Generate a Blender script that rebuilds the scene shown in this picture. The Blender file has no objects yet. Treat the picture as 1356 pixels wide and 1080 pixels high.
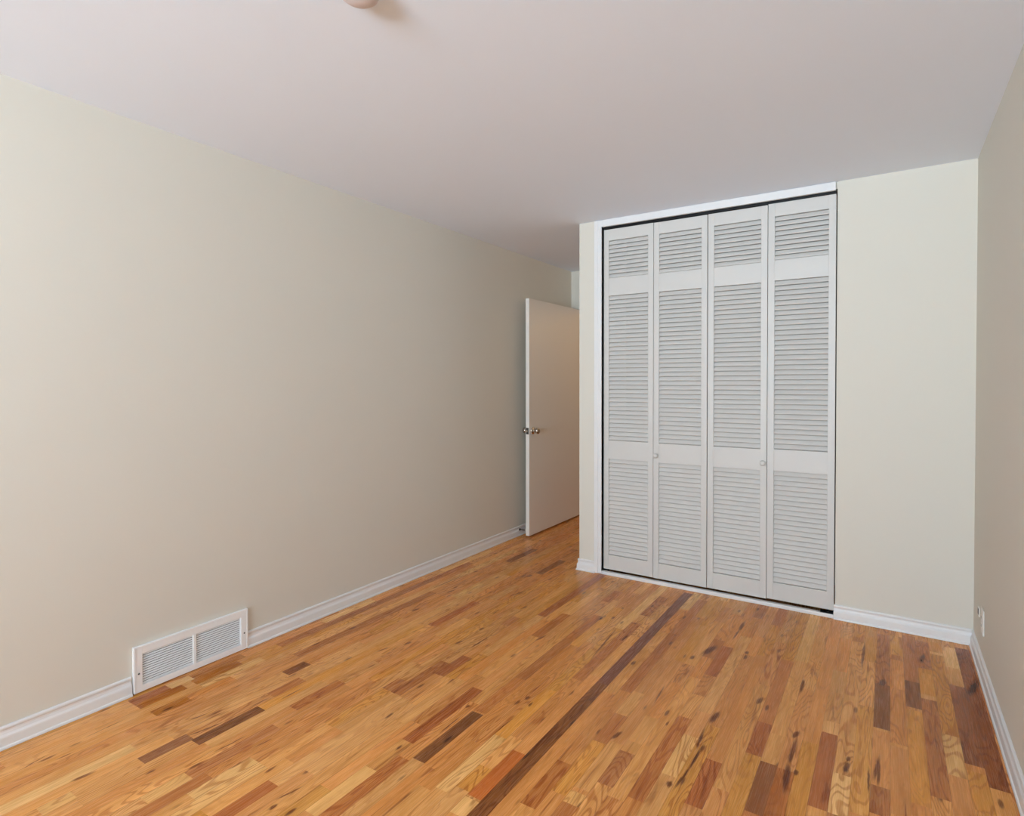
import bpy, bmesh, math, random
from mathutils import Vector, Matrix

C = bpy.context.scene.collection
SC = bpy.context.scene

# ------------------------------------------------------------------ camera
FPX, IMG_W, IMG_H = 770.72, 1356, 1080
cd = bpy.data.cameras.new('camera')
cd.sensor_fit = 'HORIZONTAL'
cd.sensor_width = 36.0
cd.lens = FPX / IMG_W * 36.0
cd.shift_x = -0.635 / IMG_W
cd.shift_y = -22.65 / IMG_W
cd.clip_start = 0.02
cam = bpy.data.objects.new('camera', cd)
C.objects.link(cam)
fw = Vector((-0.54320594, 0.83948098, -0.01410622))
rt = Vector((0.83957352, 0.54324462, -0.00126157))
up = Vector((-0.00660407, 0.0125285, 0.99989971))
m = Matrix((rt, up, -fw)).transposed().to_4x4()
m.translation = Vector((2.6957, 0.0, 1.3254))
cam.matrix_world = m
SC.camera = cam

# ------------------------------------------------------------------ world, daylight, exposure
SC.view_settings.view_transform = 'Standard'
SC.view_settings.look = 'None'
SC.view_settings.gamma = 1.0
SC.view_settings.use_curve_mapping = False
SC.view_settings.exposure = 0.21
SC.cycles.use_denoising = True
SC.cycles.max_bounces = 14
SC.cycles.diffuse_bounces = 8
SC.cycles.sample_clamp_indirect = 4.0

wd = bpy.data.worlds.new('overcast_sky')
SC.world = wd
wd.use_nodes = True
bg = wd.node_tree.nodes['Background']
bg.inputs['Color'].default_value = (0.86, 0.93, 1.0, 1)
bg.inputs['Strength'].default_value = 1.0


def area(name, loc, direction, sx, sy, power, color, spread=180):
    l = bpy.data.lights.new(name, 'AREA')
    l.shape = 'RECTANGLE'
    l.size, l.size_y = sx, sy
    l.energy = power
    l.color = color
    l.spread = math.radians(spread)
    o = bpy.data.objects.new(name, l)
    C.objects.link(o)
    o.location = loc
    o.rotation_euler = Vector(direction).to_track_quat('-Z', 'Z').to_euler()
    return o


# daylight entering through the window behind the camera
area('window_sky_light', (1.90, -3.77, 1.50), (0, 1, 0.0), 2.0, 1.30, 12, (0.83, 1.015, 1.165))
# daylight thrown up through the same window by the bright ground outside
area('window_ground_light', (1.90, -3.75, 1.50), (-0.0, 0.80, 0.60), 2.0, 1.30, 202, (0.83, 1.015, 1.165), 125)
# unseen warm light added in the hall to brighten the open door
hl = bpy.data.lights.new('hall_fill_light', 'POINT')
hl.energy, hl.shadow_soft_size, hl.color = 11, 0.12, (1.0, 0.67, 0.36)
ho = bpy.data.objects.new('hall_fill_light', hl)
C.objects.link(ho)
ho.location = (1.45, 6.15, 2.1)
# added warm fill without a fixture, lifts the passage and far left wall
pl = bpy.data.lights.new('passage_fill_light', 'POINT')
pl.energy, pl.shadow_soft_size, pl.color = 3.0, 0.10, (1.0, 0.70, 0.42)
po = bpy.data.objects.new('passage_fill_light', pl)
C.objects.link(po)
po.location = (1.45, 4.85, 2.15)

# ------------------------------------------------------------------ room numbers
H = 2.44
W = 3.061
D = 3.7096          # closet wall face
Y0 = -3.60          # wall behind the camera
B = 5.26            # end wall of the passage
XA = 0.859          # free corner of the closet wall
XO0, XO1 = 1.030, 2.449   # closet opening
CD = 0.62           # closet depth
HD = 2.392          # underside of closet header


# ------------------------------------------------------------------ materials
def lin(c):
    return tuple(((v / 255) / 12.92 if v / 255 <= 0.04045 else ((v / 255 + 0.055) / 1.055) ** 2.4) for v in c) + (1,)


def mat(name, rgb, rough=0.5, metal=0.0, bump=0.0, bscale=120, coat=0.0, mottle=0.0):
    m = bpy.data.materials.new(name)
    m.use_nodes = True
    nt = m.node_tree
    b = nt.nodes['Principled BSDF']
    b.inputs['Base Color'].default_value = lin(rgb)
    b.inputs['Roughness'].default_value = rough
    b.inputs['Metallic'].default_value = metal
    b.inputs['Coat Weight'].default_value = coat
    tc = nt.nodes.new('ShaderNodeTexCoord')
    if bump:
        n = nt.nodes.new('ShaderNodeTexNoise')
        n.inputs['Scale'].default_value = bscale
        n.inputs['Detail'].default_value = 3
        bp = nt.nodes.new('ShaderNodeBump')
        bp.inputs['Strength'].default_value = bump
        bp.inputs['Distance'].default_value = 0.002
        nt.links.new(tc.outputs['Object'], n.inputs['Vector'])
        nt.links.new(n.outputs['Fac'], bp.inputs['Height'])
        nt.links.new(bp.outputs['Normal'], b.inputs['Normal'])
    if mottle:
        n2 = nt.nodes.new('ShaderNodeTexNoise')
        n2.inputs['Scale'].default_value = 2.2
        n2.inputs['Detail'].default_value = 2
        nt.links.new(tc.outputs['Object'], n2.inputs['Vector'])
        mx = nt.nodes.new('ShaderNodeMix')
        mx.data_type = 'RGBA'
        a = lin(rgb)
        mx.inputs['A'].default_value = tuple(v * (1 - mottle) for v in a[:3]) + (1,)
        mx.inputs['B'].default_value = a
        nt.links.new(n2.outputs['Fac'], mx.inputs['Factor'])
        nt.links.new(mx.outputs['Result'], b.inputs['Base Color'])
    return m


M_WALL = mat('cream_wall_paint', (215, 211, 200), 0.75, bump=0.06, bscale=260, mottle=0.02)
M_CEIL = mat('white_ceiling_paint', (231, 238, 249), 0.85, bump=0.06, bscale=260, mottle=0.02)
M_TRIM = mat('white_trim_gloss_paint', (225, 225, 225), 0.38, bump=0.02, bscale=90)
M_DOOR = mat('white_door_paint', (228, 224, 218), 0.42, bump=0.02, bscale=90)
M_LOUV = mat('white_louver_paint', (204, 202, 198), 0.45, bump=0.02, bscale=90)
M_VENT = mat('white_enamelled_steel', (240, 241, 242), 0.4, bump=0.01)
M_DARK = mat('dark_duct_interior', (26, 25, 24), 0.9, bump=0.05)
M_CHROME = mat('polished_chrome', (196, 188, 178), 0.12, 1.0, bump=0.005)
M_STEEL = mat('dark_zinc_steel', (74, 72, 70), 0.35, 1.0, bump=0.02)
M_BLACK = mat('black_track_steel', (30, 30, 31), 0.45, 0.6, bump=0.03)
M_RUBBER = mat('white_rubber', (220, 217, 208), 0.6, bump=0.03)
M_PLATE = mat('white_plastic_plate', (226, 222, 214), 0.35, bump=0.01)
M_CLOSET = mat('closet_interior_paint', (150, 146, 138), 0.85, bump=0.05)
M_LAMP = mat('pink_tinted_frosted_glass', (214, 202, 201), 0.55, bump=0.01)


def glass_mat():
    m = bpy.data.materials.new('clear_window_glass')
    m.use_nodes = True
    nt = m.node_tree
    nt.nodes.remove(nt.nodes['Principled BSDF'])
    out = nt.nodes['Material Output']
    t = nt.nodes.new('ShaderNodeBsdfTransparent')
    g = nt.nodes.new('ShaderNodeBsdfGlossy')
    g.inputs['Roughness'].default_value = 0.02
    mx = nt.nodes.new('ShaderNodeMixShader')
    mx.inputs['Fac'].default_value = 0.06
    nt.links.new(t.outputs[0], mx.inputs[1])
    nt.links.new(g.outputs[0], mx.inputs[2])
    nt.links.new(mx.outputs[0], out.inputs['Surface'])
    return m


M_GLASS = glass_mat()


# knots and mineral streaks in the oak: (x, y, half length, half width, slant)
KNOTS = [
    (0.192, 0.785, 0.035, 0.0023, -0.25), (0.242, 0.855, 0.025, 0.0032, 0.01), (0.422, 0.843, 0.027, 0.0077, 0.15), (0.175, 1.014, 0.062, 0.0023, -0.04), (0.589, 0.982, 0.015, 0.005, 0.0),
    (0.511, 1.444, 0.043, 0.0023, 0.04), (0.564, 1.566, 0.053, 0.0032, -0.02), (0.672, 1.218, 0.052, 0.0032, 0.03), (0.769, 1.288, 0.025, 0.0032, 0.11), (0.922, 1.209, 0.018, 0.005, 0.0),
    (1.076, 1.171, 0.04, 0.0032, 0.25), (1.087, 1.103, 0.013, 0.0068, 0.0), (1.151, 1.121, 0.016, 0.0068, 0.0), (0.505, 1.215, 0.061, 0.0032, 0.21), (0.399, 1.249, 0.024, 0.0032, 0.25),
    (1.032, 1.665, 0.019, 0.0059, 0.0), (1.256, 1.889, 0.011, 0.0068, 0.0), (1.208, 1.539, 0.016, 0.0059, 0.0), (1.275, 1.752, 0.061, 0.0032, -0.02), (1.428, 2.072, 0.016, 0.0059, 0.0),
    (1.463, 2.041, 0.016, 0.0059, 0.0), (1.455, 1.863, 0.063, 0.0023, 0.05), (1.844, 2.033, 0.029, 0.0077, 0.25), (2.124, 2.355, 0.045, 0.0113, 0.15), (2.115, 2.181, 0.058, 0.005, -0.05),
    (2.122, 1.931, 0.062, 0.0041, 0.11), (2.13, 2.052, 0.068, 0.0041, 0.02), (2.095, 1.88, 0.015, 0.0086, 0.0), (1.884, 2.406, 0.068, 0.0032, -0.05), (1.98, 2.211, 0.018, 0.0041, 0.0),
    (2.252, 2.58, 0.028, 0.0086, 0.11), (2.41, 2.405, 0.028, 0.0086, 0.25), (2.415, 2.129, 0.08, 0.0095, -0.05), (2.413, 2.281, 0.08, 0.0077, 0.02), (2.386, 2.811, 0.059, 0.0068, -0.01),
    (2.683, 3.025, 0.028, 0.0086, 0.25), (2.579, 2.279, 0.019, 0.0077, 0.0), (2.584, 2.348, 0.016, 0.0068, 0.0), (2.675, 2.316, 0.063, 0.0041, 0.02), (2.647, 2.258, 0.068, 0.0032, -0.03),
    (2.439, 2.17, 0.013, 0.0068, 0.0), (2.029, 3.194, 0.065, 0.005, 0.02), (2.032, 3.321, 0.069, 0.0086, 0.02), (1.958, 2.934, 0.064, 0.0158, 0.24), (1.689, 2.603, 0.021, 0.0086, 0.03),
    (1.346, 3.001, 0.017, 0.0068, 0.0), (1.398, 3.046, 0.018, 0.0068, 0.0), (1.487, 2.727, 0.16, 0.0041, -0.08), (1.551, 2.841, 0.039, 0.0068, 0.03), (1.908, 2.811, 0.022, 0.0086, 0.09),
    (1.975, 3.532, 0.019, 0.0068, 0.0), (2.118, 3.006, 0.016, 0.0086, 0.0), (0.364, 2.877, 0.028, 0.0068, 0.25), (0.382, 2.531, 0.026, 0.0077, 0.21), (0.647, 2.183, 0.022, 0.0077, 0.25),
    (0.859, 2.333, 0.027, 0.0068, 0.22), (0.861, 2.524, 0.018, 0.0068, 0.0), (0.746, 3.086, 0.069, 0.005, 0.25), (0.637, 3.4, 0.025, 0.0086, 0.22), (0.266, 3.276, 0.02, 0.0086, 0.25),
    (0.591, 2.064, 0.033, 0.005, 0.25), (0.949, 2.397, 0.076, 0.005, 0.01), (1.185, 2.6, 0.038, 0.0059, 0.17), (0.238, 3.018, 0.16, 0.0041, 0.04), (2.599, 3.293, 0.13, 0.0059, 0.01),
    (2.677, 3.034, 0.029, 0.0086, 0.25), (3.01, 3.186, 0.088, 0.0131, 0.25), (2.669, 2.345, 0.07, 0.0059, 0.08), (2.839, 3.397, 0.054, 0.0086, 0.14), (2.582, 2.303, 0.022, 0.0077, 0.16),
]


def floor_mat():
    m = bpy.data.materials.new('varnished_strip_oak')
    m.use_nodes = True
    nt = m.node_tree
    N, L = nt.nodes, nt.links
    b = N['Principled BSDF']

    def node(t, **kw):
        n = N.new(t)
        for k, v in kw.items():
            setattr(n, k, v)
        return n

    def math_(op, a, bb=None, c=None, clamp=False):
        n = node('ShaderNodeMath', operation=op, use_clamp=clamp)
        for i, v in enumerate((a, bb, c)):
            if v is None:
                continue
            if isinstance(v, (int, float)):
                n.inputs[i].default_value = v
            else:
                L.new(v, n.inputs[i])
        return n.outputs[0]

    def ramp(val, lo, hi):
        n = node('ShaderNodeMapRange', clamp=True, interpolation_type='SMOOTHSTEP')
        L.new(val, n.inputs['Value'])
        n.inputs['From Min'].default_value = lo
        n.inputs['From Max'].default_value = hi
        return n.outputs['Result']

    tint = node('ShaderNodeAttribute', attribute_name='plank_tint')
    seed = node('ShaderNodeAttribute', attribute_name='plank_seed')
    fig = node('ShaderNodeAttribute', attribute_name='plank_figure')
    uv = node('ShaderNodeUVMap', uv_map='plank_uv')
    sxy = node('ShaderNodeSeparateXYZ')
    L.new(uv.outputs['UV'], sxy.inputs[0])
    u, v = sxy.outputs['X'], sxy.outputs['Y']

    def vec(su, sv, ss, off=0.0):
        c = node('ShaderNodeCombineXYZ')
        L.new(math_('MULTIPLY', u, su), c.inputs[0])
        L.new(math_('MULTIPLY', v, sv), c.inputs[1])
        L.new(math_('MULTIPLY_ADD', seed.outputs['Fac'], ss, off), c.inputs[2])
        return c.outputs[0]

    def noise(vv, scale, detail=2, rough=0.5, dist=0.0):
        n = node('ShaderNodeTexNoise')
        n.inputs['Scale'].default_value = scale
        n.inputs['Detail'].default_value = detail
        n.inputs['Roughness'].default_value = rough
        n.inputs['Distortion'].default_value = dist
        L.new(vv, n.inputs['Vector'])
        return n.outputs['Fac']

    fine = noise(vec(420, 9, 17.0), 1.0, 3, 0.6)
    pores = noise(vec(900, 26, 11.0), 1.0, 2)
    broad = noise(vec(26, 2.6, 5.0), 1.0, 2)
    field = noise(vec(13, 2.1, 7.7), 1.0, 1.5, 0.45, 0.35)
    ringv = math_('SINE', math_('MULTIPLY', field, 95.0))
    rings = ramp(ringv, 0.05, 1.0)
    streak = ramp(noise(vec(62, 2.0, 23.0, 40.0), 1.0, 3, 0.62), 0.615, 0.74)
    blotch = ramp(noise(vec(22, 3.6, 29.0, 80.0), 1.0, 2, 0.5, 0.8), 0.645, 0.76)
    vo = node('ShaderNodeTexVoronoi', feature='F1')
    vo.inputs['Scale'].default_value = 1.0
    L.new(vec(14, 4.0, 3.3), vo.inputs['Vector'])
    knot = math_('SUBTRACT', 1.0, ramp(vo.outputs['Distance'], 0.05, 0.14))

    val = math_('MULTIPLY_ADD', fine, 0.52, 0.73)
    val = math_('MULTIPLY', val, math_('MULTIPLY_ADD', pores, 0.12, 0.94))
    val = math_('MULTIPLY', val, math_('MULTIPLY_ADD', broad, 0.80, 0.60))

    mul = node('ShaderNodeMix', data_type='RGBA', blend_type='MULTIPLY')
    mul.inputs['Factor'].default_value = 1.0
    L.new(tint.outputs['Color'], mul.inputs['A'])
    cv = node('ShaderNodeCombineXYZ')
    L.new(math_('POWER', val, 0.75), cv.inputs[0])
    L.new(val, cv.inputs[1])
    L.new(math_('POWER', val, 1.45), cv.inputs[2])
    L.new(cv.outputs[0], mul.inputs['B'])

    def darken(col, fac, rgb, amt):
        n = node('ShaderNodeMix', data_type='RGBA', blend_type='MULTIPLY')
        L.new(math_('MULTIPLY', fac, amt), n.inputs['Factor'])
        L.new(col, n.inputs['A'])
        n.inputs['B'].default_value = rgb
        return n.outputs['Result']

    col = mul.outputs['Result']
    col = darken(col, math_('MULTIPLY', rings, fig.outputs['Fac']), (0.60, 0.41, 0.25, 1), 0.75)
    col = darken(col, streak, (0.42, 0.25, 0.14, 1), 0.75)
    col = darken(col, blotch, (0.45, 0.30, 0.20, 1), 0.7)
    col = darken(col, knot, (0.20, 0.11, 0.06, 1), 0.8)
    geo = node('ShaderNodeNewGeometry')
    wob = node('ShaderNodeTexNoise')
    wob.inputs['Scale'].default_value = 1.0
    wob.inputs['Detail'].default_value = 2
    stretch = node('ShaderNodeVectorMath', operation='MULTIPLY')
    L.new(geo.outputs['Position'], stretch.inputs[0])
    stretch.inputs[1].default_value = (160, 30, 1)
    L.new(stretch.outputs[0], wob.inputs['Vector'])
    wv = node('ShaderNodeVectorMath', operation='MULTIPLY_ADD')
    L.new(wob.outputs['Color'], wv.inputs[0])
    wv.inputs[1].default_value = (0.006, 0.030, 0)
    off = node('ShaderNodeVectorMath', operation='SUBTRACT')
    L.new(geo.outputs['Position'], off.inputs[0])
    off.inputs[1].default_value = (0.003, 0.015, 0)
    L.new(off.outputs[0], wv.inputs[2])
    best = None
    for (kx, ky, ka, kb, ks) in KNOTS:
        mp = node('ShaderNodeMapping', vector_type='TEXTURE')
        mp.inputs['Location'].default_value = (kx, ky, 0)
        mp.inputs['Rotation'].default_value = (0, 0, -math.atan(ks))
        mp.inputs['Scale'].default_value = (kb, ka, 1)
        L.new(wv.outputs[0], mp.inputs['Vector'])
        ln = node('ShaderNodeVectorMath', operation='LENGTH')
        L.new(mp.outputs[0], ln.inputs[0])
        best = ln.outputs['Value'] if best is None else math_('MINIMUM', best, ln.outputs['Value'])
    mark = math_('SUBTRACT', 1.0, ramp(best, 0.55, 1.5))
    col = darken(col, mark, (0.20, 0.095, 0.035, 1), 0.88)
    # joints between the strips
    edge = math_('MINIMUM', u, math_('SUBTRACT', 0.0545, u))
    joint = math_('MULTIPLY', math_('SUBTRACT', 1.0, ramp(edge, 0.0002, 0.0012)), ramp(broad, 0.35, 0.65))
    col = darken(col, joint, (0.30, 0.16, 0.08, 1), 0.9)
    L.new(col, b.inputs['Base Color'])
    rr = math_('MULTIPLY_ADD', fine, 0.10, 0.22)
    L.new(rr, b.inputs['Roughness'])
    b.inputs['Specular IOR Level'].default_value = 0.30
    bp = node('ShaderNodeBump')
    bp.inputs['Strength'].default_value = 0.12
    bp.inputs['Distance'].default_value = 0.001
    L.new(math_('SUBTRACT', fine, joint), bp.inputs['Height'])
    L.new(bp.outputs['Normal'], b.inputs['Normal'])
    return m


M_FLOOR = floor_mat()


# ------------------------------------------------------------------ mesh helpers
def add_box(bm, x0, x1, y0, y1, z0, z1, bevel=0.0, seg=2, mtx=None):
    vs = [bm.verts.new((x, y, z)) for x in (x0, x1) for y in (y0, y1) for z in (z0, z1)]
    f = [(0, 1, 3, 2), (4, 6, 7, 5), (0, 4, 5, 1), (2, 3, 7, 6), (0, 2, 6, 4), (1, 5, 7, 3)]
    fs = [bm.faces.new([vs[i] for i in q]) for q in f]
    out = vs
    if bevel:
        es = list({e for ff in fs for e in ff.edges})
        r = bmesh.ops.bevel(bm, geom=es, offset=bevel, segments=seg, profile=0.6, affect='EDGES')
        out = list({v for ff in r['faces'] for v in ff.verts} | {v for v in vs if v.is_valid})
    if mtx is not None:
        bmesh.ops.transform(bm, matrix=mtx, verts=out)
    return out


def add_lathe(bm, prof, mtx, n=28):
    """prof: list of (radius, height) turned about local z"""
    rings = []
    for r, h in prof:
        if r < 1e-6:
            rings.append([bm.verts.new(mtx @ Vector((0, 0, h)))])
        else:
            rings.append([bm.verts.new(mtx @ Vector((r * math.cos(2 * math.pi * k / n), r * math.sin(2 * math.pi * k / n), h))) for k in range(n)])
    for a, b in zip(rings, rings[1:]):
        if len(a) == 1 and len(b) == 1:
            continue
        for k in range(n):
            k2 = (k + 1) % n
            if len(a) == 1:
                f = bm.faces.new((a[0], b[k], b[k2]))
            elif len(b) == 1:
                f = bm.faces.new((a[k], b[0], a[k2]))
            else:
                f = bm.faces.new((a[k], b[k], b[k2], a[k2]))
            f.smooth = True


def add_tube(bm, pts, r, n=10):
    prev = None
    P = [Vector(p) for p in pts]
    for i, p in enumerate(P):
        t = (P[min(i + 1, len(P) - 1)] - P[max(i - 1, 0)]).normalized()
        a = t.orthogonal().normalized() if abs(t.x) > 0.9 or True else None
        ref = Vector((0, 0, 1)) if abs(t.z) < 0.9 else Vector((1, 0, 0))
        a = t.cross(ref).normalized()
        b = t.cross(a)
        ring = [bm.verts.new(p + r * (math.cos(2 * math.pi * k / n) * a + math.sin(2 * math.pi * k / n) * b)) for k in range(n)]
        if prev:
            for k in range(n):
                f = bm.faces.new((prev[k], prev[(k + 1) % n], ring[(k + 1) % n], ring[k]))
                f.smooth = True
        else:
            bm.faces.new(ring)
        prev = ring
    bm.faces.new(prev)


def add_sweep(bm, prof, path):
    """closed profile [(offset from wall, z)] swept along a mitred 2-D path whose room side is on its right"""
    n = len(path)
    rings = []
    for i, p in enumerate(path):
        p = Vector(p)
        d0 = (p - Vector(path[i - 1])).normalized() if i > 0 else None
        d1 = (Vector(path[i + 1]) - p).normalized() if i < n - 1 else None
        n0 = Vector((d0.y, -d0.x)) if d0 else None
        n1 = Vector((d1.y, -d1.x)) if d1 else None
        if n0 is None:
            mv = n1
        elif n1 is None:
            mv = n0
        else:
            mv = (n0 + n1) / (1 + n0.dot(n1))
        rings.append([bm.verts.new((p.x + mv.x * o, p.y + mv.y * o, z)) for o, z in prof])
    k = len(prof)
    for a, b in zip(rings, rings[1:]):
        for j in range(k):
            bm.faces.new((a[j], b[j], b[(j + 1) % k], a[(j + 1) % k]))
    bm.faces.new(rings[0])
    bm.faces.new(list(reversed(rings[-1])))


def obj(name, bm, material, parent=None, loc=None):
    bmesh.ops.recalc_face_normals(bm, faces=bm.faces)
    if loc is not None:
        bmesh.ops.translate(bm, verts=bm.verts, vec=-Vector(loc))
    me = bpy.data.meshes.new(name)
    bm.to_mesh(me)
    bm.free()
    me.materials.append(material)
    o = bpy.data.objects.new(name, me)
    C.objects.link(o)
    if parent is not None:
        o.parent = parent
    if loc is not None:
        o.location = loc
    return o


def struct(name, bm, material, parent=None):
    o = obj(name, bm, material, parent)
    if parent is None:
        o['kind'] = 'structure'
    return o


def tag(o, label, cat, group=None):
    o['label'] = label
    o['category'] = cat
    o['kind'] = 'thing'
    if group:
        o['group'] = group
    return o


def thing(name, label, cat, loc=(0, 0, 0), group=None):
    o = bpy.data.objects.new(name, None)
    o.empty_display_size = 0.1
    C.objects.link(o)
    o.location = loc
    return tag(o, label, cat, group)


def box_struct(name, material, *boxes):
    bm = bmesh.new()
    for bx in boxes:
        add_box(bm, *bx)
    return struct(name, bm, material)


# ------------------------------------------------------------------ floor: strip oak, one mesh, one face per strip
PW, PX0 = 0.0545, 2.762 - 51 * 0.0545
TINT = {
    'p': (231, 175, 107), 'l': (221, 156, 88), 'm': (212, 141, 75), 'g': (213, 144, 64), 'b': (184, 113, 57),
    'd': (140, 83, 40), 'D': (134, 79, 52), 'r': (174, 99, 48), 'o': (196, 110, 53), 'n': (150, 83, 40), 'k': (158, 98, 55), 'h': (178, 106, 33),
}
# strips that can be told apart in the room: row -> (near end, far end, colour of the wood)
MARKED = {
    1: [(1.15, 1.3, 'r'), (1.4, 1.65, 'h')],
    2: [(0.72, 1.11, 'l'), (1.15, 1.34, 'h'), (1.38, 1.6, 'h'), (1.81, 1.99, 'b')],
    3: [(1.57, 1.68, 'p')],
    4: [(1.16, 1.3, 'h')],
    6: [(3.58, 3.98, 'd')],
    7: [(1.65, 1.77, 'd')],
    9: [(0.7, 0.79, 'p'), (0.99, 1.16, 'k'), (1.5, 1.66, 'b')],
    10: [(1.15, 1.42, 'd')],
    11: [(2.41, 2.82, 'r')],
    12: [(1.49, 1.74, 'b'), (3.47, 3.83, 'd')],
    13: [(0.9, 1.04, 'p'), (2.33, 2.59, 'l')],
    15: [(0.99, 1.21, 'p')],
    16: [(1.21, 1.49, 'l'), (1.8, 1.9, 'b')],
    17: [(2.63, 2.76, 'b')],
    18: [(2.02, 2.23, 'r')],
    21: [(2.6, 2.95, 'b')],
    22: [(1.15, 1.4, 'p'), (1.58, 2.02, 'r')],
    24: [(1.52, 1.87, 'd'), (1.88, 2.19, 'b'), (2.18, 2.67, 'b'), (2.64, 3.03, 'b')],
    27: [(1.45, 1.79, 'p'), (2.93, 3.74, 'p')],
    28: [(1.49, 1.62, 'g'), (2.8, 3.05, 'b'), (3.17, 3.51, 'b')],
    29: [(1.39, 1.47, 'p'), (1.48, 1.75, 'o')],
    30: [(1.2, 2.35, 'd'), (2.35, 3.66, 'D')],
    31: [(3.38, 3.69, 'p')],
    32: [(1.54, 1.79, 'b'), (3.02, 3.59, 'b')],
    33: [(1.96, 2.17, 'b')],
    34: [(1.62, 1.68, 'p'), (1.7, 1.99, 'l')],
    35: [(1.76, 1.96, 'b'), (2.03, 2.22, 'l'), (2.73, 3.31, 'l')],
    36: [(1.72, 2.01, 'l'), (2.85, 3.08, 'b')],
    37: [(1.75, 2.29, 'b'), (2.68, 3.02, 'r')],
    38: [(1.92, 2.18, 'p')],
    40: [(1.82, 2.08, 'r')],
    42: [(2.19, 2.42, 'r')],
    43: [(1.89, 2.17, 'k')],
    46: [(2.02, 2.48, 'r'), (2.57, 2.82, 'l')],
    47: [(2.02, 2.24, 'p')],
    48: [(2.06, 2.77, 'g')],
    49: [(2.09, 2.24, 'b'), (2.24, 2.6, 'm'), (2.62, 3.01, 'd')],
    50: [(2.12, 2.52, 'm'), (2.54, 3.0, 'm'), (2.55, 3.31, 'm'), (3.37, 3.62, 'g')],
    51: [(2.21, 2.84, 'g'), (2.86, 3.11, 'd'), (2.86, 3.66, 'b')],
    52: [(2.28, 2.97, 'b'), (3.01, 3.23, 'g'), (3.28, 3.62, 'b')],
    53: [(2.71, 3.48, 'g'), (3.51, 3.64, 'g')],
    54: [(2.28, 2.5, 'g'), (2.54, 3.17, 'n')],
    55: [(2.43, 3.63, 'n')],
}


def build_floor():
    rnd = random.Random(11)
    planks = []
    y_lo, y_hi = Y0, 7.0
    n_rows = int((W - PX0) / PW) + 1
    for r in range(-1, n_rows + 1):
        marks, last = [], y_lo
        for a, b_, k in MARKED.get(r, []):
            a = max(a, last)
            if b_ - a > 0.05:
                marks.append((a, b_, k))
                last = b_
        segs, y = [], y_lo
        for a, b_, k in marks + [(y_hi, y_hi, None)]:
            while y < a - 1e-6:
                ln = rnd.choice((0.22, 0.3, 0.36, 0.45, 0.55, 0.7, 0.9)) * rnd.uniform(0.85, 1.15)
                e = y + ln
                if e > a - 0.14:
                    e = a
                t = rnd.random()
                key = 'm' if t < 0.38 else 'l' if t < 0.73 else 'g' if t < 0.85 else 'b' if t < 0.93 else 'p' if t < 0.975 else 'r' if t < 0.985 else 'b'
                segs.append((y, e, key))
                y = e
            if k:
                segs.append((a, b_, k))
                y = b_
        for a, b_, k in segs:
            planks.append((r, a, b_, k))
    bm = bmesh.new()
    uvl = bm.loops.layers.uv.new('plank_uv')
    tints, seeds, figs = [], [], []
    for r, a, b_, k in planks:
        xa = max(PX0 + r * PW, -0.02)
        xb = min(PX0 + (r + 1) * PW, W + 0.02)
        if xb <= xa:
            continue
        vs = [bm.verts.new(c) for c in ((xa, a, 0), (xb, a, 0), (xb, b_, 0), (xa, b_, 0))]
        f = bm.faces.new(vs)
        for lp in f.loops:
            lp[uvl].uv = (lp.vert.co.x - (PX0 + r * PW), lp.vert.co.y)
        c = TINT[k]
        j = rnd.uniform(-7, 7)
        w = rnd.uniform(-4, 4)
        c = lin((min(250, c[0] + j + w), c[1] + j, max(0, c[2] + j - w)))
        tints.append(c)
        seeds.append(rnd.uniform(0, 60))
        figs.append(rnd.choice((0.1, 0.2, 0.45, 0.8, 1.0)) if k not in 'D' else 0.2)
    # the slab the strips are nailed to
    me = bpy.data.meshes.new('floor')
    bm.faces.ensure_lookup_table()
    bm.to_mesh(me)
    bm.free()
    for an, ty in (('plank_tint', 'FLOAT_COLOR'), ('plank_seed', 'FLOAT'), ('plank_figure', 'FLOAT')):
        me.attributes.new(an, ty, 'FACE')
    at, a2, a3 = (me.attributes[k] for k in ('plank_tint', 'plank_seed', 'plank_figure'))
    for i in range(len(tints)):
        at.data[i].color = tints[i]
        a2.data[i].value = seeds[i]
        a3.data[i].value = figs[i]
    me.materials.append(M_FLOOR)
    o = bpy.data.objects.new('floor', me)
    C.objects.link(o)
    o['kind'] = 'structure'
    return o


build_floor()

# ------------------------------------------------------------------ shell
T = 0.12
box_struct('ceiling', M_CEIL, (-T, W + T, Y0 - T, 7.1, H, H + 0.1))
box_struct('wall_left', M_WALL, (-T, 0, Y0 - T, B + T, 0, H))
box_struct('wall_right', M_WALL, (W, W + T, Y0 - T, D + T, 0, H))
# closet wall: corner pier with the closet's side, lintel, and the pier by the right wall
box_struct('wall_far', M_WALL,
           (XA, XO0, D, D + 0.10, 0, H), (XA, XA + 0.10, D + 0.10, D + CD, 0, H),
           (XO0, XO1, D + 0.012, D + 0.10, HD + 0.012, H), (XO1, W, D, D + 0.10, 0, H))
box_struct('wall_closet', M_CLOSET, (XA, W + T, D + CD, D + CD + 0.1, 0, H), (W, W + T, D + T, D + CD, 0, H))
# end wall of the passage, with its doorway
DX0, DX1, DZ = 0.128, 1.13, 2.05
box_struct('wall_end', M_WALL, (0, DX0, B, B + T, 0, H), (DX1, W + T, B, B + T, 0, H), (DX0, DX1, B, B + T, DZ, H))
box_struct('wall_passage', M_WALL, (1.9, 1.9 + T, D + CD + 0.1, B, 0, H))
box_struct('wall_hall', M_WALL, (-T, W + T, 6.9, 7.0, 0, H), (-T, 0, B + T, 6.9, 0, H), (W, W + T, B + T, 6.9, 0, H))
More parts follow.
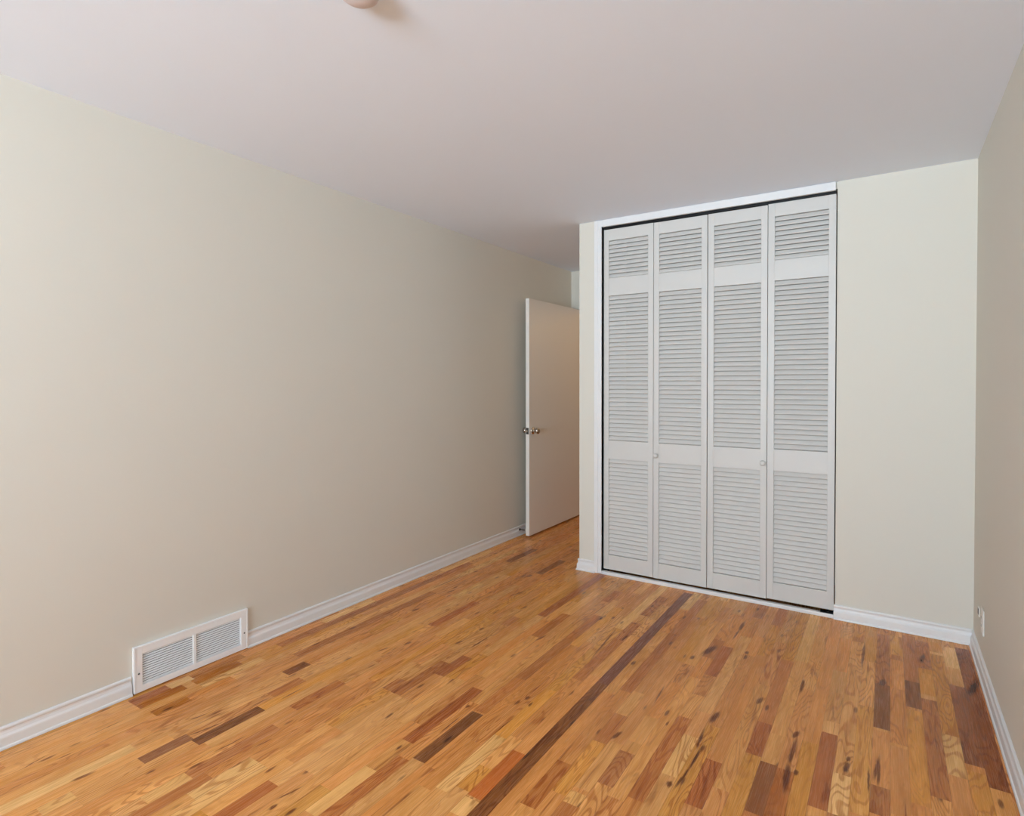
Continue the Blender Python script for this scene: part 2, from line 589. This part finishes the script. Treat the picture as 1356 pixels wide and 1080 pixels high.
# wall behind the camera, with the window the daylight comes through
WX0, WX1, WZ0, WZ1 = 0.90, 2.90, 0.85, 2.18
box_struct('wall_near', M_WALL, (0, WX0, Y0 - T, Y0, 0, H), (WX1, W, Y0 - T, Y0, 0, H),
           (WX0, WX1, Y0 - T, Y0, 0, WZ0), (WX0, WX1, Y0 - T, Y0, WZ1, H))
wf = bmesh.new()
for a, b_ in ((WX0, WX0 + 0.05), (WX1 - 0.05, WX1), ((WX0 + WX1) / 2 - 0.025, (WX0 + WX1) / 2 + 0.025)):
    add_box(wf, a, b_, Y0 - 0.09, Y0 - 0.03, WZ0, WZ1, 0.004)
for a, b_ in ((WZ0, WZ0 + 0.05), (WZ1 - 0.05, WZ1)):
    add_box(wf, WX0 + 0.05, WX1 - 0.05, Y0 - 0.088, Y0 - 0.032, a, b_, 0.004)
win = struct('window_1', wf, M_TRIM)
gp = bmesh.new()
add_box(gp, WX0 + 0.04, WX1 - 0.04, Y0 - 0.063, Y0 - 0.058, WZ0 + 0.04, WZ1 - 0.04)
obj('pane', gp, M_GLASS, win)
sl = bmesh.new()
add_box(sl, WX0 - 0.06, WX1 + 0.06, Y0 - 0.03, Y0 + 0.05, WZ0 - 0.025, WZ0, 0.006)
obj('sill', sl, M_TRIM, win)

# ------------------------------------------------------------------ baseboards
BASE = [(0, 0.001), (0.020, 0.001), (0.020, 0.004), (0.0185, 0.009), (0.0145, 0.012), (0.0135, 0.040), (0.0125, 0.045), (0.0085, 0.052),
        (0.0065, 0.060), (0.0068, 0.066), (0.0090, 0.070), (0.0098, 0.074), (0.0088, 0.078), (0.0055, 0.0805), (0, 0.081)]
V0, V1, VT = 1.186, 1.706, 0.200


def baseboard(name, *paths):
    bm = bmesh.new()
    for p in paths:
        add_sweep(bm, BASE, p)
    return struct(name, bm, M_TRIM)


baseboard('baseboard_left', [(0, Y0), (0, V0 - 0.008)], [(0, V1 + 0.001), (0, B)])
baseboard('baseboard_right', [(W, D), (W, Y0)])
baseboard('baseboard_far', [(XO1 - 0.006, D), (W - 0.0068, D)])
baseboard('baseboard_corner', [(XA, D + CD), (XA, D), (0.985, D)])
baseboard('baseboard_near', [(W - 0.02, Y0), (0.02, Y0)])
baseboard('baseboard_end', [(1.90, B), (DX1 + 0.06, B)][::-1])

# ------------------------------------------------------------------ closet casing, header, threshold
bm = bmesh.new()
add_box(bm, 0.977, 1.006, D - 0.013, D + 0.0, 0.002, H - 0.001, 0.003)       # flat band of the casing
add_box(bm, 1.004, XO0, D - 0.009, D + 0.10, 0.002, H - 0.001, 0.003)       # jamb edge
struct('trim_1', bm, M_TRIM)
bm = bmesh.new()
add_box(bm, 1.0302, 2.441, D - 0.011, D + 0.010, HD, H - 0.001, 0.003)
struct('trim_2', bm, M_TRIM)
bm = bmesh.new()
add_box(bm, 1.0305, 2.4425, D - 0.010, D + 0.022, 0.0, 0.022, 0.004)
struct('trim_3', bm, M_TRIM)


# ------------------------------------------------------------------ bifold doors
def slat_section(bm, x0, x1, z0, z1, yf):
    n = max(1, round((z1 - z0) / 0.0290))
    p = (z1 - z0) / n
    th, dp = 0.0065, 0.030
    # section of one slat: sloping down towards the room, rounded at its lip
    ang = math.radians(30)
    dz, dy = math.cos(ang), math.sin(ang)
    for i in range(n):
        zb = z0 + i * p + 0.0008
        lip = Vector((yf, zb))
        ax = Vector((dy, dz))           # from lip up and back
        nr = Vector((-dz, dy))          # towards the room and up
        pts = [lip + nr * 0.0, lip + nr * th * 0.6 + ax * 0.0008, lip + nr * th + ax * 0.003]
        top = lip + ax * ((p - 0.0016 - th * dy) / dz)
        pts += [top + nr * th, top]
        L_ = [bm.verts.new((x0, q.x, q.y)) for q in pts]
        R_ = [bm.verts.new((x1, q.x, q.y)) for q in pts]
        k = len(pts)
        for j in range(k):
            bm.faces.new((L_[j], R_[j], R_[(j + 1) % k], L_[(j + 1) % k]))
        bm.faces.new(L_)
        bm.faces.new(R_[::-1])


RAILS = [(0.036, 0.137), (0.800, 0.928), (1.920, 2.040), (2.297, 2.374)]
ST = 0.0365
YF = D + 0.012          # front face of the doors


def leaf(parent, x0, x1, knob_x, dz):
    bm = bmesh.new()
    for a, b_ in ((x0, x0 + ST), (x1 - ST, x1)):
        add_box(bm, a, b_, YF, YF + 0.028, RAILS[0][0] + dz, RAILS[-1][1] + dz, 0.002)
    for a, b_ in RAILS:
        add_box(bm, x0 + ST - 0.001, x1 - ST + 0.001, YF + 0.0012, YF + 0.0268, a + dz, b_ + dz, 0.002)
    pn = obj('door_panel', bm, M_LOUV, parent)
    for (a0, a1), (b0, b1) in zip(RAILS, RAILS[1:]):
        bm = bmesh.new()
        slat_section(bm, x0 + ST - 0.002, x1 - ST + 0.002, a1 + dz + 0.001, b0 + dz - 0.001, YF + 0.0085)
        obj('louver', bm, M_LOUV, pn)
    if knob_x is not None:
        bm = bmesh.new()
        mt = Matrix.Translation((knob_x, YF + 0.001, 0.846)) @ Matrix.Rotation(math.radians(90), 4, 'X')
        add_lathe(bm, [(0.0, 0), (0.009, 0.0), (0.0085, 0.006), (0.008, 0.010), (0.0125, 0.013), (0.0165, 0.018), (0.0170, 0.023), (0.0145, 0.028), (0.008, 0.0305), (0, 0.031)], mt)
        obj('knob', bm, M_LOUV, pn)
    return pn


def pivots(parent, xs, z0, z1):
    for x in xs:
        bm = bmesh.new()
        mt = Matrix.Translation((x, YF + 0.014, z0 - 0.020))
        add_lathe(bm, [(0, 0), (0.006, 0), (0.006, 0.020), (0.009, 0.0205), (0.009, 0.026), (0, 0.026)], mt, 12)
        obj('pivot_pin', bm, M_STEEL, parent)


e = [1.0395, 1.3920, 1.7380, 1.7420, 2.0885, 2.4425]
d1 = thing('bifold_door', 'white louvered bifold door in the left half of the closet, beside the wall corner', 'closet door',
           (e[0], D, 0), 'louvered bifold doors of the closet')
d2 = thing('bifold_door', 'white louvered bifold door in the right half of the closet, against the wide plain wall', 'closet door',
           (e[5], D, 0), 'louvered bifold doors of the closet')


def rel(parent, build):
    """build parts in room coordinates and keep them there under a parent at another origin"""
    before = set(parent.children)
    build()
    for ch in parent.children:
        if ch not in before:
            ch.location = Vector(ch.location) - Vector(parent.location)


rel(d1, lambda: (leaf(d1, e[0], e[1] - 0.0012, None, 0.0), leaf(d1, e[1] + 0.0012, e[2], 1.4135, -0.002), pivots(d1, (e[0] + 0.03,), 0.04, 2.37)))
rel(d2, lambda: (leaf(d2, e[3], e[4] - 0.0012, 2.0685, -0.001), leaf(d2, e[4] + 0.0012, e[5], None, 0.003), pivots(d2, (e[5] - 0.03,), 0.043, 2.37)))

# overhead track in the closet opening, and the floor brackets the doors pivot on
bm = bmesh.new()
for a, b_, c, d_ in ((YF + 0.002, YF + 0.004, HD - 0.014, HD), (YF + 0.030, YF + 0.032, HD - 0.014, HD), (YF + 0.002, YF + 0.032, HD - 0.002, HD + 0.002)):
    add_box(bm, 1.034, 2.440, a, b_, c, d_)
tr = obj('door_track', bm, M_BLACK)
tag(tr, 'thin dark metal track above the louvered closet doors', 'track')
for x, txt in ((2.405, 'black pivot bracket on the closet threshold under the rightmost door panel'),):
    bm = bmesh.new()
    add_box(bm, x - 0.030, x + 0.034, YF - 0.014, YF + 0.030, 0.0215, 0.0245, 0.001)
    add_box(bm, x + 0.031, x + 0.0345, YF - 0.010, YF + 0.030, 0.0240, 0.0330, 0.001)
    add_lathe(bm, [(0.010, 0), (0.010, 0.004), (0.006, 0.004), (0.006, 0.0)], Matrix.Translation((x + 0.007, YF + 0.014, 0.0245)), 14)
    br = obj('pivot_bracket', bm, M_BLACK)
    tag(br, txt, 'bracket')

# ------------------------------------------------------------------ room door standing open along the left wall
DO_X, DO_Y0, DO_Y1, DO_Z0, DO_Z1 = 0.1215, 4.240, B - 0.012, 0.0136, 2.0436
door = bpy.data.objects.new('door_1', None)
C.objects.link(door)
door.location = (DO_X - 0.0175, DO_Y1, 0)
door['kind'] = 'structure'
door['label'] = 'plain white slab door standing open along the left wall behind the closet corner'


def build_door():
    bm = bmesh.new()
    add_box(bm, DO_X - 0.035, DO_X, DO_Y0, DO_Y1, DO_Z0, DO_Z1, 0.002)
    obj('door_slab', bm, M_DOOR, door)
    ky, kz = DO_Y0 + 0.062, 0.912
    for sgn in (1, -1):
        bm = bmesh.new()
        face = DO_X if sgn > 0 else DO_X - 0.035
        mt = Matrix.Translation((face, ky, kz)) @ Matrix.Rotation(math.radians(90 * sgn), 4, 'Y')
        add_lathe(bm, [(0, 0), (0.032, 0.0), (0.032, 0.003), (0.028, 0.008), (0.014, 0.010), (0.012, 0.020), (0.014, 0.026), (0.022, 0.030),
                       (0.0265, 0.038), (0.0270, 0.048), (0.0245, 0.056), (0.018, 0.060), (0.008, 0.0605), (0, 0.0595)], mt)
        obj('door_knob', bm, M_CHROME, door)
    bm = bmesh.new()
    add_box(bm, DO_X - 0.030, DO_X - 0.005, DO_Y0 - 0.0015, DO_Y0 + 0.001, kz - 0.028, kz + 0.028, 0.0008)
    lp = obj('latch_plate', bm, M_STEEL, door)
    bm = bmesh.new()
    add_box(bm, DO_X - 0.024, DO_X - 0.011, DO_Y0 - 0.011, DO_Y0, kz - 0.008, kz + 0.008, 0.002)
    obj('latch_bolt', bm, M_CHROME, lp)
    for hz in (0.25, 1.05, 1.83):
        bm = bmesh.new()
        add_lathe(bm, [(0, 0), (0.006, 0), (0.006, 0.09), (0, 0.09)], Matrix.Translation((DO_X + 0.0065, DO_Y1 + 0.004, hz - 0.045)), 12)
        obj('hinge', bm, M_STEEL, door)


rel(door, build_door)
bm = bmesh.new()
add_box(bm, DX1 - 0.02, DX1, B - 0.002, B + T, 0.0, DZ, 0.002)
add_box(bm, DX0 + 0.0, DX1 - 0.02, B + 0.04, B + T, DZ - 0.02, DZ, 0.002)
add_box(bm, DX1, DX1 + 0.055, B - 0.013, B, 0.001, DZ + 0.055, 0.003)
add_box(bm, DX0 + 0.06, DX1, B - 0.013, B, DZ + 0.0, DZ + 0.055, 0.003)
struct('trim_4', bm, M_TRIM)

# ------------------------------------------------------------------ door stop on the left baseboard
ds = thing('door_stop', 'small dark metal rod door stop on the left baseboard at the open door', 'door stop', (0.0135, 4.262, 0.052))


def build_stop():
    rx = Matrix.Rotation(math.radians(90), 4, 'Y')
    base = Matrix.Translation((0.0098, 4.262, 0.052)) @ rx
    bm = bmesh.new()
    add_lathe(bm, [(0, 0), (0.011, 0), (0.011, 0.004), (0.007, 0.009), (0.004, 0.012), (0, 0.012)], base, 18)
    obj('base', bm, M_STEEL, ds)
    bm = bmesh.new()
    add_lathe(bm, [(0, 0.010), (0.0042, 0.010), (0.0042, 0.066), (0, 0.066)], base, 14)
    obj('rod', bm, M_STEEL, ds)
    bm = bmesh.new()
    add_lathe(bm, [(0, 0.062), (0.0075, 0.062), (0.0085, 0.066), (0.0085, 0.0745), (0, 0.0755)], base, 16)
    obj('rubber_tip', bm, M_RUBBER, ds)


rel(ds, build_stop)

# ------------------------------------------------------------------ return-air grille in the left wall
vt = thing('air_vent', 'white steel air grille set low in the left wall, breaking the baseboard', 'vent', (0, (V0 + V1) / 2, 0))


def build_vent():
    z0, z1 = 0.004, VT
    gy0, gy1, gz0, gz1 = 1.2195, 1.6695, 0.033, 0.1665
    ym = 1.444
    xf = 0.016
    bm = bmesh.new()
    add_box(bm, 0.0005, xf, V0, gy0, z0, z1, 0.0025)
    add_box(bm, 0.0005, xf, gy1, V1, z0, z1, 0.0025)
    add_box(bm, 0.0006, xf - 0.0004, gy0 - 0.004, gy1 + 0.004, z0 + 0.0003, gz0, 0.0025)
    add_box(bm, 0.0006, xf - 0.0004, gy0 - 0.004, gy1 + 0.004, gz1, z1 - 0.0003, 0.0025)
    # raised lip around the edge
    for bx in ((0.0008, xf + 0.0015, V0 - 0.002, V0 + 0.007, z0 + 0.0006, z1 + 0.0012), (0.0008, xf + 0.0015, V1 - 0.007, V1 + 0.002, z0 + 0.0006, z1 + 0.0012), (0.0009, xf + 0.0013, V0 + 0.005, V1 - 0.005, z1 - 0.008, z1 + 0.0010)):
        add_box(bm, *bx, 0.002)
    fr = obj('frame', bm, M_VENT, vt)
    bm = bmesh.new()
    add_box(bm, 0.002, xf - 0.001, ym - 0.007, ym + 0.007, gz0 - 0.002, gz1 + 0.002, 0.002)
    obj('divider', bm, M_VENT, vt)
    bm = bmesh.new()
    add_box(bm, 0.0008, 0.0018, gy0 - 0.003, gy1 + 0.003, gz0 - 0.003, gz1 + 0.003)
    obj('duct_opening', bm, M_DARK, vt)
    n = 13
    p = (gz1 - gz0) / n
    for a, b_ in ((gy0 - 0.001, ym - 0.006), (ym + 0.006, gy1 + 0.001)):
        bm = bmesh.new()
        for i in range(n):
            zc = gz0 + (i + 0.5) * p
            mt = Matrix.Translation((0.0085, 0, zc)) @ Matrix.Rotation(math.radians(45), 4, 'Y')
            add_box(bm, -0.0037, 0.0037, a, b_, -0.0006, 0.0006, mtx=mt)
        obj('louver', bm, M_VENT, vt)
    for sy in (V0 + 0.018, V1 - 0.018):
        bm = bmesh.new()
        mt = Matrix.Translation((xf - 0.0002, sy, 0.085)) @ Matrix.Rotation(math.radians(90), 4, 'Y')
        add_lathe(bm, [(0, 0), (0.0042, 0), (0.0038, 0.0016), (0.002, 0.0024), (0, 0.0025)], mt, 14)
        obj('screw', bm, M_STEEL, fr)


rel(vt, build_vent)

# ------------------------------------------------------------------ outlet on the right wall
ol = thing('wall_outlet', 'white outlet cover plate low on the right wall near the far corner', 'outlet', (W, 3.37, 0.245))


def build_outlet():
    bm = bmesh.new()
    add_box(bm, W - 0.0065, W - 0.0003, 3.313, 3.383, 0.188, 0.302, 0.0025, 3)
    cp = obj('cover_plate', bm, M_PLATE, ol)
    for zc in (0.226, 0.264):
        bm = bmesh.new()
        add_box(bm, W - 0.0085, W - 0.005, 3.332, 3.364, zc - 0.014, zc + 0.014, 0.002, 2)
        sk = obj('socket', bm, M_PLATE, cp)
        bm = bmesh.new()
        for yy in (3.342, 3.354):
            add_box(bm, W - 0.0088, W - 0.0080, yy - 0.001, yy + 0.001, zc - 0.005, zc + 0.006)
        obj('slot', bm, M_DARK, sk)
    bm = bmesh.new()
    add_box(bm, W - 0.006, W - 0.0002, 3.462, 3.500, 0.226, 0.268, 0.002)
    jk = obj('wire_box', bm, M_PLATE, ol)
    bm = bmesh.new()
    add_box(bm, W - 0.0066, W - 0.0045, 3.468, 3.492, 0.233, 0.261, 0.0005)
    obj('wire_port', bm, M_DARK, jk)


rel(ol, build_outlet)

# ------------------------------------------------------------------ ceiling light at the top edge of the view
cl = thing('ceiling_lamp', 'pinkish frosted ceiling light, its bottom just showing at the top edge', 'ceiling lamp', (1.44, 1.152, H))


def build_lamp():
    dn = Matrix.Translation((1.44, 1.152, H)) @ Matrix.Rotation(math.radians(180), 4, 'X')
    bm = bmesh.new()
    add_lathe(bm, [(0, 0), (0.055, 0.0), (0.055, 0.008), (0.048, 0.012), (0, 0.012)], dn, 40)
    obj('canopy', bm, M_TRIM, cl)
    bm = bmesh.new()
    add_lathe(bm, [(0.044, 0.0115), (0.052, 0.015), (0.056, 0.022), (0.053, 0.030), (0.044, 0.037), (0.030, 0.0415), (0.013, 0.0437), (0, 0.044)], dn, 40)
    obj('lamp_shade', bm, M_LAMP, cl)


rel(cl, build_lamp)
